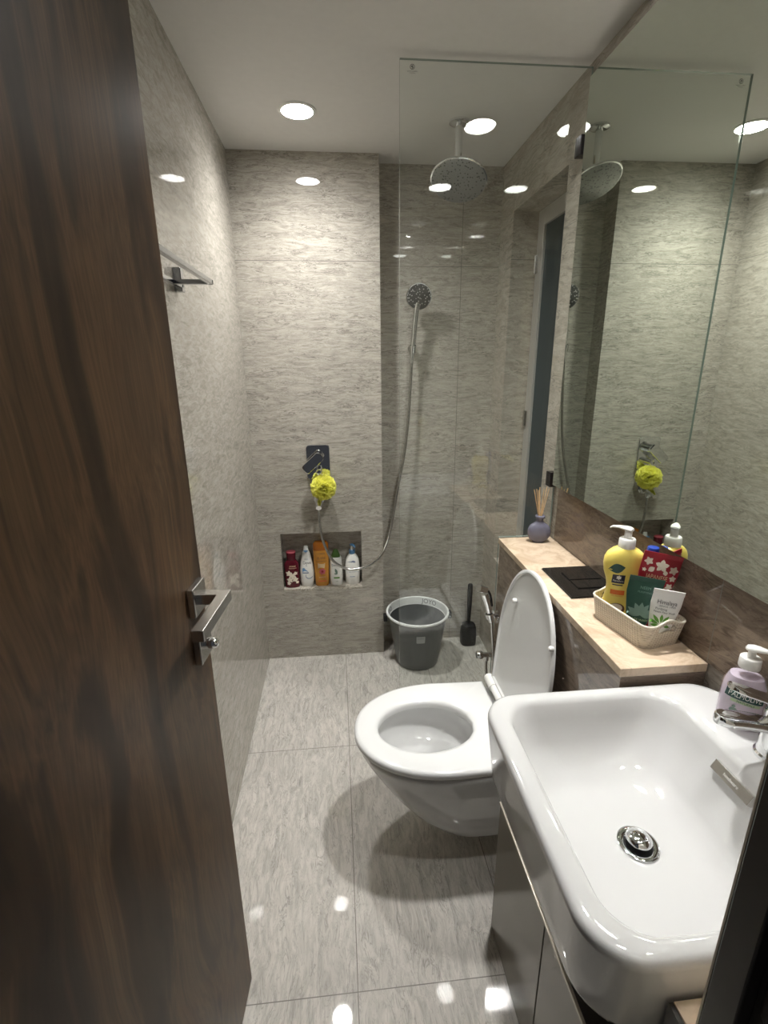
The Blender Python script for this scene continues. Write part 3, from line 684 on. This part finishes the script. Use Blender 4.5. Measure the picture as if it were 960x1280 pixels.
print_text('label_words', 'Purifying', .0068, b3, O(-.009, .0855), R_, U_, M['ink'], t3, 1, .0008)
print_text('label_words', 'Neem Face Wash', .0066, b3, O(-.001, .0785), R_, U_, M['ink'], t3, .9, .0008)
print_poly('label_leaves', [leaf(-.004 + .004 * math.cos(a), .050 + .004 * math.sin(a), L, .0034, a) for L, a in ((.024, .4), (.022, 1.0), (.020, 1.6), (.022, 2.3), (.022, 2.9), (.016, -.2), (.015, 3.5))], b3, (0, -.02, 0), R_, U_, M['leaf_green'], t3, .0006)

# reed diffuser at the far end of the ledge
dx, dy = .692, 1.580
df = thing('reed_diffuser', 'round grey-violet reed diffuser bottle with thin sticks at the far ledge end', 'diffuser', (dx, dy, ZL), math.radians(-8))
dp = [(.0, .018, .012)]
for k in range(1, 13):
    a = -PI / 2 + PI * (k + 1.2) / 15; dp.append((.037 + .036 * math.sin(a), .040 * math.cos(a) ** .75, .022 * max(.45, math.cos(a)) ** .7))
dp += [(.078, .0125, .0115), (.083, .0115, .011), (.088, .0125, .012), (.090, .0165, .0155), (.096, .0170, .016), (.0985, .015, .014), (.0985, .008, .008), (.08, .008, .008)]
MB().loft(rings_of(dp, 2.3)).build('bottle', M['violet_ceramic'], df, local=True)
for (ax, ay, L) in ((-.038, .004, .152), (-.030, -.010, .158), (-.010, .012, .162), (.004, -.012, .16), (.022, .008, .165), (.030, -.004, .158), (-.018, 0, .150)):
    MB().cyl((-ax * .12, -ay * .12, .05), (ax * .72, ay * .72,   .09 + L * .66), .0015, n=8).build('reed', M['reed'], df, local=True)

# ------------------------------------------------------------------ shower fittings
mx = thing('shower_mixer', 'chrome concealed shower mixer plate with angled lever above the niche', 'mixer', (-.099, YB, 1.055))
mp = MB(); mp.loft([[Vector((p.x, YB - d, p.y)) for p in rrect(-.155 + i_, -.044 - i_, .973 + i_, 1.138 - i_, .016, 0)] for d, i_ in ((.0005, 0), (.010, 0), (.0125, .002))]); mp.build('wall_plate', M['chrome'], mx, angle=12)
MB().cyl((-.098, YB - .012, 1.083), (-.098, YB - .050, 1.083), .023, n=32).build('mixer_hub', M['chrome'], mx)
ang = math.radians(222); lvd = Vector((math.cos(ang), 0, math.sin(ang))); lvn = Vector((-lvd.z, 0, lvd.x))
lr = []
for d, s_ in ((.047, .92), (.049, 1.), (.060, 1.), (.062, .92)):
    lr.append([Vector((-.098, YB - d, 1.083)) + lvd * (.034 + (p.x) * s_) + lvn * (p.y * s_)  for p in rrect(-.056, .056, -.0235, .0235, .012, 0)])
MB().loft(lr).build('lever', M['chrome'], mx, angle=12)
kn = MB(); kn.cyl((-.096, YB - .012, 1.018), (-.096, YB - .055, 1.018), .0125, n=24); kn.tube([(-.096 + .0115 * math.cos(2 * PI * k / 24), YB - .056, 1.018 + .0115 * math.sin(2 * PI * k / 24)) for k in range(26)], .003, 8, False); kn.build('diverter_knob', M['chrome'], mx)
bsx = -.103
sptt = thing('bath_spout', 'chrome spout and hose outlet below the yellow sponge', 'spout', (bsx, YB, .86))
s1 = MB(); s1.lathe([(.026, .0005), (.026, .006), (.018, .009)], (0, 0, 0), 28, Matrix.Rotation(PI / 2, 3, 'X')).xf(Matrix.Translation((bsx, YB, .872))); s1.build('wall_flange', M['chrome'], sptt)
MB().tube(spline([(bsx, YB - .006, .872), (bsx, YB - .05, .874), (bsx, YB - .085, .870), (bsx, YB - .112, .858)], 6), [.0165] * 13 + [.0155, .0150, .0145, .014, .0135, .013], 20).build('spout_arm', M['chrome'], sptt)
MB().lathe([(.013, .030), (.0145, .027), (.0145, .006), (.0125, .002), (.011, 0)], (bsx - .003, YB - .045, .835), 24).build('hose_outlet', M['chrome'], sptt)

random.seed(4)
lc = Vector((-.078, YB - .072, .947)); lf = thing('bath_sponge', 'bright yellow net bath sponge hanging from the shower mixer', 'bath sponge', lc)
lb = MB()
for k in range(60):
    ax = Vector((random.gauss(0, 1), random.gauss(0, 1), random.gauss(0, 1))).normalized(); u = ax.orthogonal().normalized(); v = ax.cross(u)
    off = random.uniform(-.82, .82); r0 = math.sqrt(1 - off * off); nseg = 54; ph = random.uniform(0, 6.28); fq = random.choice((7, 9, 11)); rows = []
    for rr_ in (.024, .044, .056):
        row = []
        for j in range(nseg):
            a = 2 * PI * j / nseg; wob = math.sin(fq * a + ph) * .0075 * (rr_ / .056) + math.sin(3 * a + ph * 2) * .003
            row.append(lc + (u * math.cos(a) + v * math.sin(a)) * rr_ * r0 * (1 + .10 * math.sin(5 * a + ph)) + ax * (off * rr_ + wob))
        rows.append(row)
    lb.loft(rows, False, False)
lb.build('net_ruffles', M['loofah'], lf, angle=180)
MB().tube(spline([lc + Vector((-.004, 0, .04)), lc + Vector((-.020, .010, .052)), Vector((-.105, YB - .05, 1.008)), Vector((-.096, YB - .049, 1.004)), Vector((-.088, YB - .05, 1.008)), lc + Vector((.004, .012, .052)), lc + Vector((.004, 0, .04))], 8), .0011, 6).build('hanging_loop', M['white_plastic'], lf)

# hand shower on its wall bracket
hbx = .363
hbk = thing('shower_bracket', 'small chrome wall bracket holding the hand shower', 'bracket', (hbx, YA, 1.565))
q1 = MB().lathe([(.021, .0005), (.021, .008), (.015, .012), (.0125, .032)], (0, 0, 0), 28, Matrix.Rotation(PI / 2, 3, 'X')).xf(Matrix.Translation((hbx, YA, 1.565))); q1.build('wall_flange', M['chrome'], hbk)
MB().lathe([(.0185, -.016), (.0185, .016), (.0145, .016), (.0125, -.016)], (0, 0, 0), 24, cap0=False, cap1=False).xf(Matrix.Translation((hbx - .003, YA - .049, 1.565)) @ Matrix.Rotation(math.radians(12), 4, 'X')).build('cradle', M['chrome'], hbk)
hs = thing('hand_shower', 'chrome hand shower with round spray head and long steel hose', 'hand shower', (hbx, YA - .05, 1.565))
hc = Vector((.381, YA - .077, 1.786)); hn = Vector((-.08, -.93, -.34)).normalized()
hm = hn.to_track_quat('Z', 'Y').to_matrix()
MB().lathe([(.010, -.026), (.030, -.022), (.050, -.012), (.0565, -.003), (.0575, .002), (.055, .005)], hc, 44, hm).build('spray_head', M['chrome'], hs)
MB().lathe([(.0545, .0045), (.050, .0065), (.012, .0072), (.010, .0085), (.004, .009)], hc, 44, hm).build('spray_face', M['nozzles_hand'], hs)
MB().tube(spline([hc - hn * .014 + Vector((-.004, 0, -.03)), (.372, YA - .063, 1.72), (.365, YA - .055, 1.64), (.360, YA - .0485, 1.575), (.357, YA - .046, 1.535)], 6), [.013] * 6 + [.0125] * 6 + [.0125] * 6 + [.0118] * 7, 18).build('handle', M['chrome'], hs)
hose = spline([(.357, YA - .0465, 1.54), (.350, YA - .047, 1.40), (.338, YA - .05, 1.22), (.318, YA - .055, 1.06), (.283, YA - .07, .89), (.246, YA - .095, .70), (.20, YA - .15, .598), (.14, YB - .062, .545), (.072, YB - .065, .522), (.01, YB - .066, .530), (-.05, YB - .062, .575), (-.090, YB - .054, .665), (-.104, YB - .048, .745), (bsx - .003, YB - .045, .800), (bsx - .003, YB - .045, .8345)], 10)
MB().tube(hose, .0066, 12).build('hose', M['hose'], hs)
MB().tube([(.357, YA - .0462, 1.545), (.355, YA - .0468, 1.50)], [.0098, .0085], 16).build('hose_nut', M['chrome'], hs)

# rain shower from the ceiling
rx, ry = .466, 2.03
rs = thing('rain_shower', 'round chrome rain shower head on a short ceiling pipe', 'shower head', (rx, ry, ZC))
MB().lathe([(.036, -.0005), (.036, -.007), (.028, -.012), (.014, -.014)], (rx, ry, ZC), 36).build('ceiling_flange', M['chrome'], rs)
MB().cyl((rx, ry, ZC - .01), (rx, ry, 2.165), .0125, n=20).build('ceiling_pipe', M['chrome'], rs)
rn = Vector((-.19 * .9, -math.sin(math.radians(24)), -math.cos(math.radians(24)))).normalized(); rmx = rn.to_track_quat('Z', 'Y').to_matrix(); rc = Vector((.470, 2.03, 2.138))
MB().lathe([(.012, -.034), (.016, -.024), (.018, -.014), (.05, -.010), (.098, -.006), (.1035, -.001), (.1035, .004), (.101, .006)], rc, 56, rmx).build('shower_head', M['chrome'], rs)
MB().lathe([(.1005, .0055), (.098, .0066), (.01, .007)], rc, 56, rmx).build('spray_face', M['nozzles'], rs)

# towel rail on the left wall
tr = thing('towel_rail', 'square chrome towel rail fixed high on the left wall', 'towel rail', (XL, 1.15, 1.70))
for y in (1.43, .62):
    MB().box(XL + .0005, XL + .020, y - .013, y + .013, 1.682, 1.740).build('wall_mount', M['rail_chrome'], tr, smooth=False, bevel=.002)
for y in (1.352, .70):
    MB().box(XL + .018, XL + .112, y - .006, y + .006, 1.690, 1.701).build('rail_arm', M['rail_chrome'], tr, smooth=False, bevel=.0015)
MB().box(XL + .100, XL + .112, .69, 1.358, 1.690, 1.701).build('front_bar', M['rail_chrome'], tr, smooth=False, bevel=.0015)
MB().box(XL + .010, XL + .020, .62, 1.43, 1.692, 1.702).build('wall_bar', M['rail_chrome'], tr, smooth=False, bevel=.001)

# ------------------------------------------------------------------ bottles in the niche
def nb(name, label, x, y, prof, mat, e=2.3, rz=0):
    t = thing(name, label, 'bottle', (x, y, NZ0), rz, 'bottles in the shower niche'); return t, MB().loft(rings_of(prof, e)).build('bottle', mat, t, local=True)
t, b = nb('shower_gel_bottle', 'deep red shower gel bottle with white blossom print, leftmost in the niche', -.262, 2.366, [(.0, .032, .019), (.004, .037, .0225), (.11, .038, .0235), (.13, .0365, .023), (.142, .028, .020), (.148, .023, .018)], M['deep_red'], 2.6)
MB().loft([sup(rx_, ry_, 2.2, 32, 0, 0, z) for z, rx_, ry_ in ((.147, .0215, .0175), (.15, .0225, .018), (.186, .0245, .019), (.188, .0235, .0185))]).build('cap', M['deep_red'], t, local=True)
MB().loft([sup(rx_, ry_, 2.2, 32, 0, 0, z) for z, rx_, ry_ in ((.188, .0240, .0187), (.192, .0240, .0187), (.194, .022, .017))]).build('cap_top', M['pink_print'], t, local=True)
print_text('label_words', 'JAPANESE', .0105, b, (.006, -.03, .119), R_, U_, M['gold_print'], t, .7); print_text('label_words', 'CHERRY BLOSSOM', .0075, b, (.006, -.03, .108), R_, U_, M['gold_print'], t, .6)
print_poly('label_blossom', flower(-.014, .080, .017, .2) + flower(.004, .066, .018, .9) + flower(-.010, .045, .017, .4) + flower(.016, .047, .016, .1) + flower(.020, .080, .011, .6) + flower(-.016, .026, .011, 0) + flower(.026, .030, .009, 0), b, (0, -.03, 0), R_, U_, M['cream_print'], t)
t, b = nb('body_wash_bottle', 'white tapered body wash bottle with blue print, second from left in the niche', -.186, 2.372, [(.0, .026, .018), (.004, .030, .021), (.03, .0345, .0235), (.08, .0355, .024), (.13, .030, .022), (.165, .0225, .018), (.188, .0165, .014), (.192, .0145, .0125)], M['white'], 2.2)
MB().loft([sup(rx_, ry_, 2.2, 28, 0, 0, z) for z, rx_, ry_ in ((.191, .0135, .0115), (.194, .0135, .0115), (.214, .010, .009), (.216, .009, .008))]).build('cap', M['white'], t, local=True)
print_poly('label_cap_patch', [[(-.011, .216), (.011, .216), (.009, .201), (.0, .194), (-.009, .201)]], b, (0, -.03, -.012), R_, U_, M['sky_print'], t)
print_text('label_brand', 'Dove', .022, b, (.003, -.03, .132), R_, U_, M['ink'], t, .85); print_text('label_words', 'deeply', .007, b, (0, -.03, .152), R_, U_, M['slate_print'], t)
print_poly('label_mark', [leaf(-.003, .120, .008, .002, -.8)], b, (0, -.03, 0), R_, U_, M['slate_print'], t)
print_poly('label_wave', [[(-.022, .082), (-.022, .102), (-.012, .105), (.002, .090), (.010, .082)]], b, (0, -.03, 0), R_, U_, M['sky_print'], t)
print_rect('label_bar', .032, .006, b, (-.006, -.03, .078), R_, U_, M['slate_print'], t)
arc = [(.012 + .019 * math.cos(a), .060 + .016 * math.sin(a)) for a in [2.6 + 3.2 * k / 14 for k in range(15)]]; arc += [(.012 + .0165 * math.cos(a), .0615 + .0135 * math.sin(a)) for a in [5.8 - 3.2 * k / 14 for k in range(15)]]
def print_strip(name, pts, *a):
    n_ = len(pts) // 2; vs = pts; fs_ = [(k, k + 1, 2 * n_ - 2 - k, 2 * n_ - 1 - k) for k in range(n_ - 1)]; return proj_mesh(name, vs, fs_, *a)
print_strip('label_swoosh', arc, b, (0, -.03, 0), R_, U_, M['slate_print'], t)
t, b = nb('shampoo_bottle', 'tall golden orange shampoo bottle in the middle of the niche', -.110, 2.372, [(.0, .030, .020), (.004, .034, .0225), (.06, .0365, .0235), (.12, .0385, .024), (.165, .0395, .0245), (.192, .0395, .0245), (.196, .038, .0235)], M['orange'], 3.0)
MB().loft([sup(rx_, ry_, 3.0, 36, 0, 0, z) for z, rx_, ry_ in ((.1965, .038, .0238), (.2, .0395, .0248), (.228, .0385, .0245), (.234, .034, .022), (.238, .030, .019))]).build('cap', M['orange_cap'], t, local=True)
print_text('label_brand', "L'OREAL", .0125, b, (.002, -.03, .180), R_, U_, M['brown_print'], t, .85); print_text('label_brand', 'ELVIVE', .017, b, (.002, -.03, .155), R_, U_, M['brown_print'], t, .85)
print_text('label_words', 'EXTRAORDINARY', .0075, b, (.002, -.03, .138), R_, U_, M['brown_print'], t, .85)
print_poly('label_panel', [[(-.018, .10), (.016, .10), (.020, .128), (-.018, .128)]], b, (0, -.03, 0), R_, U_, M['gold_print'], t)
print_poly('label_flower', flower(.004, .082, .019, .2, 6), b, (0, -.03, 0), R_, U_, M['pink_print'], t); print_poly('label_flower_heart', [disc2(.004, .082, .006)], b, (0, -.03, 0), R_, U_, M['red'], t, .0008)
print_text('label_words', 'SHAMPOO', .0085, b, (.002, -.03, .050), R_, U_, M['gold_print'], t, .85); print_rect('label_bar', .040, .007, b, (.002, -.03, .028), R_, U_, M['orange_print'], t)
t, b = nb('conditioner_bottle', 'white bottle with dark green cap, fourth from left in the niche', -.036, 2.372, [(.0, .029, .019), (.004, .032, .021), (.05, .033, .0215), (.11, .031, .021), (.148, .0285, .0195), (.152, .0265, .018)], M['white'], 2.8)
MB().loft([sup(rx_, ry_, 2.4, 28, 0, 0, z) for z, rx_, ry_ in ((.1525, .0235, .0165), (.156, .024, .017), (.168, .020, .0155), (.188, .0115, .010), (.191, .009, .008))]).build('cap', M['olive_cap'], t, local=True)
print_text('label_brand', 'Dove', .017, b, (-.006, -.03, .112), R_, U_, M['ink'], t, .85)
print_poly('label_swirl', [leaf(.006, .062, .034, .0065, 1.9), leaf(.006, .062, .018, .004, 2.9)], b, (0, -.03, 0), R_, U_, M['grey_green_print'], t)
print_rect('label_bar', .030, .008, b, (.002, -.03, .042), R_, U_, M['leaf_green'], t); print_text('label_words', 'HAIR', .006, b, (.002, -.03, .022), R_, U_, M['ink_grey'], t)
t, b = nb('lotion_pump_bottle', 'white lotion bottle with blue pump, rightmost in the niche', .049, 2.372, [(.0, .031, .020), (.004, .035, .0225), (.05, .0375, .0235), (.10, .0375, .0235), (.135, .034, .0225), (.155, .024, .019), (.164, .016, .0155), (.167, .0135, .0135)], M['white'], 2.4)
MB().lathe([(.0145, .166), (.0155, .168), (.0150, .186), (.0135, .188)], (0, 0, 0), 28).build('pump_collar', M['pump_blue'], t, local=True)
MB().lathe([(.0095, .188), (.0085, .198), (.0055, .204), (.005, .208)], (0, 0, 0), 24).build('pump_stem', M['white_plastic'], t, local=True)
pump_head(math.radians(-60), .030, .209).build('pump_head', M['pump_blue'], t, local=True)
print_poly('label_cloud', [disc2(-.008, .122, .020, .008, a0=0, a1=PI), disc2(.004, .122, .012, .012, a0=0, a1=PI)], b, (0, -.03, 0), R_, U_, M['slate_print'], t)
print_text('label_words', 'baby', .012, b, (0, -.03, .092), R_, U_, M['pink_print'], t); print_text('label_words', 'daily moisture', .009, b, (.002, -.03, .072), R_, U_, M['slate_print'], t, .85); print_rect('label_bar', .026, .004, b, (-.002, -.03, .045), R_, U_, M['slate_print'], t, 6)

# ------------------------------------------------------------------ bucket, brush, health faucet
kx, ky = .3725, 2.240
bu = thing('bucket', 'dark grey plastic bucket with white rim in the shower corner', 'bucket', (kx, ky, 0))
bw = [(.104, .002), (.108, 0.006), (.116, .05), (.1425, .225), (.1465, .25), (.1525, .2765)]
bb = MB(); bb.lathe(bw + [(.1512, .2765), (.1462, .2505), (.1395, .225), (.113, .05), (.105, .008)], (kx, ky, 0), 64); bo = bb.build('bucket_body', M['bucket_grey'], bu)
rim = MB(); rim.lathe([(.1515, .2755), (.158, .2765), (.1612, .280), (.1612, .2855), (.158, .2892), (.1535, .2895), (.1505, .287), (.144, .250), (.1425, .2495)], (kx, ky, 0), 64, cap0=False, cap1=False)
rim.add([], []); bri = rim.build('rim', M['bucket_white'], bu)
def rim_text(txt, size, a_mid, z0):
    vs, fs_ = text_2d(txt, size); out = []
    for x, y in vs:
        a = a_mid - x / .147; rr_ = .144 + (z0 + y - .25) * .0065 / .037 - .0012; out.append((kx + rr_ * math.cos(a), ky + rr_ * math.sin(a), z0 + y))
    return MB().add(out, fs_)
for a_ in (math.radians(55), math.radians(165), math.radians(285)):
    rim_text('JOYO', .034, a_, .2685).build('rim_lettering', M['ink_grey'], bri, smooth=False)
for s_ in (-1, 1):
    MB().box(kx + s_ * .166 - .0095, kx + s_ * .166 + .0095, ky - .016, ky + .016, .240, .2745).build('handle_lug', M['black_plastic'], bu, smooth=False, bevel=.003)
hb = MB(); hb.tube([(kx + .165 * math.cos(a), ky + .165 * math.sin(a) * .99 , .252 - .045 * abs(math.sin(a))) for a in [PI * k / 30 for k in range(31)]], .003, 8); hb.build('bail_handle', M['black_plastic'], bu)
stv = []
sa = math.radians(-92); nst = 8
vs2 = [((i / nst - .5) * .042, (j - .5) * .040) for j in range(2) for i in range(nst + 1)]
stm = MB().add([(kx + (.1395 + .0 + (y) * .15) * math.cos(sa + x / .137) , ky + (.1395 + y * .15) * math.sin(sa + x / .137), .198 + y) for x, y in vs2], [(i, i + 1, i + nst + 2, i + nst + 1) for i in range(nst)])
st_ = stm.build('sticker', M['sticker'], bu, smooth=False)
tv, tf = text_2d('JOYO', .011); MB().add([(kx + (.1401 + (y + .008) * .15) * math.cos(sa + x / .137), ky + (.1401 + (y + .008) * .15) * math.sin(sa + x / .137), .206 + y) for x, y in tv], tf).build('sticker_lettering', M['ink_grey'], st_, smooth=False)

tbx, tby = .680, 2.366
tbh = thing('toilet_brush', 'black toilet brush in its holder in the shower corner', 'toilet brush', (tbx, tby, 0))
hold = [(.0, .038, .034), (.003, .041, .037), (.06, .0425, .0385), (.10, .0405, .037), (.118, .035, .032), (.126, .022, .020), (.128, .012, .011)]
MB().loft([sup(a, b_, 3.2, 40, tbx, tby, z) for z, a, b_ in hold]).build('holder', M['black_plastic'], tbh)
MB().loft([sup(a, b_, 3.0, 24, tbx, tby, z) for z, a, b_ in ((.126, .008, .008), (.18, .0095, .009), (.25, .0125, .009), (.345, .0135, .009), (.358, .012, .008), (.362, .008, .005))]).build('brush_handle', M['black_plastic'], tbh)

XF = XLE + .006; hy0 = 1.592
hfk = thing('bidet_bracket', 'chrome wall hook holding the bidet sprayer on the cistern box front', 'bracket', (XF, hy0, .60))
MB().lathe([(.018, .0005), (.018, .006), (.012, .009), (.011, .022)], (0, 0, 0), 24, Matrix.Rotation(-PI / 2, 3, 'Y')).xf(Matrix.Translation((XF, hy0, .600))).build('wall_flange', M['chrome'], hfk)
MB().lathe([(.0175, -.010), (.0185, .010), (.0145, .010), (.0135, -.010)], (0, 0, 0), 24, cap0=False, cap1=False).xf(Matrix.Translation((XF - .034, hy0, .602)) @ Matrix.Rotation(math.radians(-16), 4, 'Y')).build('cradle', M['chrome'], hfk)
hf = thing('bidet_sprayer', 'chrome hand bidet sprayer hung beside the toilet', 'bidet sprayer', (XF - .034, hy0, .602))
MB().tube(spline([(XF - .028, hy0, .575), (XF - .034, hy0, .602), (XF - .046, hy0, .650), (XF - .060, hy0 + .001, .690)], 6), [.010] * 6 + [.0115] * 6 + [.0125] * 7, 16).build('handle', M['soft_chrome'], hf)
MB().tube([(XF - .052, hy0, .703), (XF - .066, hy0, .708), (XF - .084, hy0 - .004, .717)], [.0125, .0135, .0145], 18).build('spray_head', M['soft_chrome'], hf)
MB().tube(spline([(XF - .046, hy0 - .001, .702), (XF - .036, hy0, .68), (XF - .029, hy0, .64)], 5), .0042, 10).build('trigger', M['dark_metal'], hf)
MB().tube(spline([(XF - .0275, hy0, .577), (XF - .022, hy0 - .002, .52), (XF - .014, hy0 - .018, .40), (XF - .013, hy0 - .022, .30), (XF - .015, hy0 - .010, .27), (XF - .026, hy0 + .006, .30), (XF - .034, hy0 + .012, .37), (XF - .0345, hy0 + .012, .405)], 8), .0055, 10).build('hose', M['hose'], hf)
av = thing('angle_valve', 'small chrome angle valve low on the cistern box', 'valve', (XF, hy0 + .012, .42))
MB().lathe([(.020, .0005), (.020, .005), (.0105, .008), (.0105, .05), (.0135, .05), (.0155, .054), (.0155, .071), (.013, .074)], (0, 0, 0), 24, Matrix.Rotation(-PI / 2, 3, 'Y')).xf(Matrix.Translation((XF, hy0 + .012, .427))).build('valve_body', M['chrome'], av)
MB().cyl((XF - .0345, hy0 + .012, .427), (XF - .0345, hy0 + .012, .403), .0085, n=16).build('valve_outlet', M['chrome'], av)
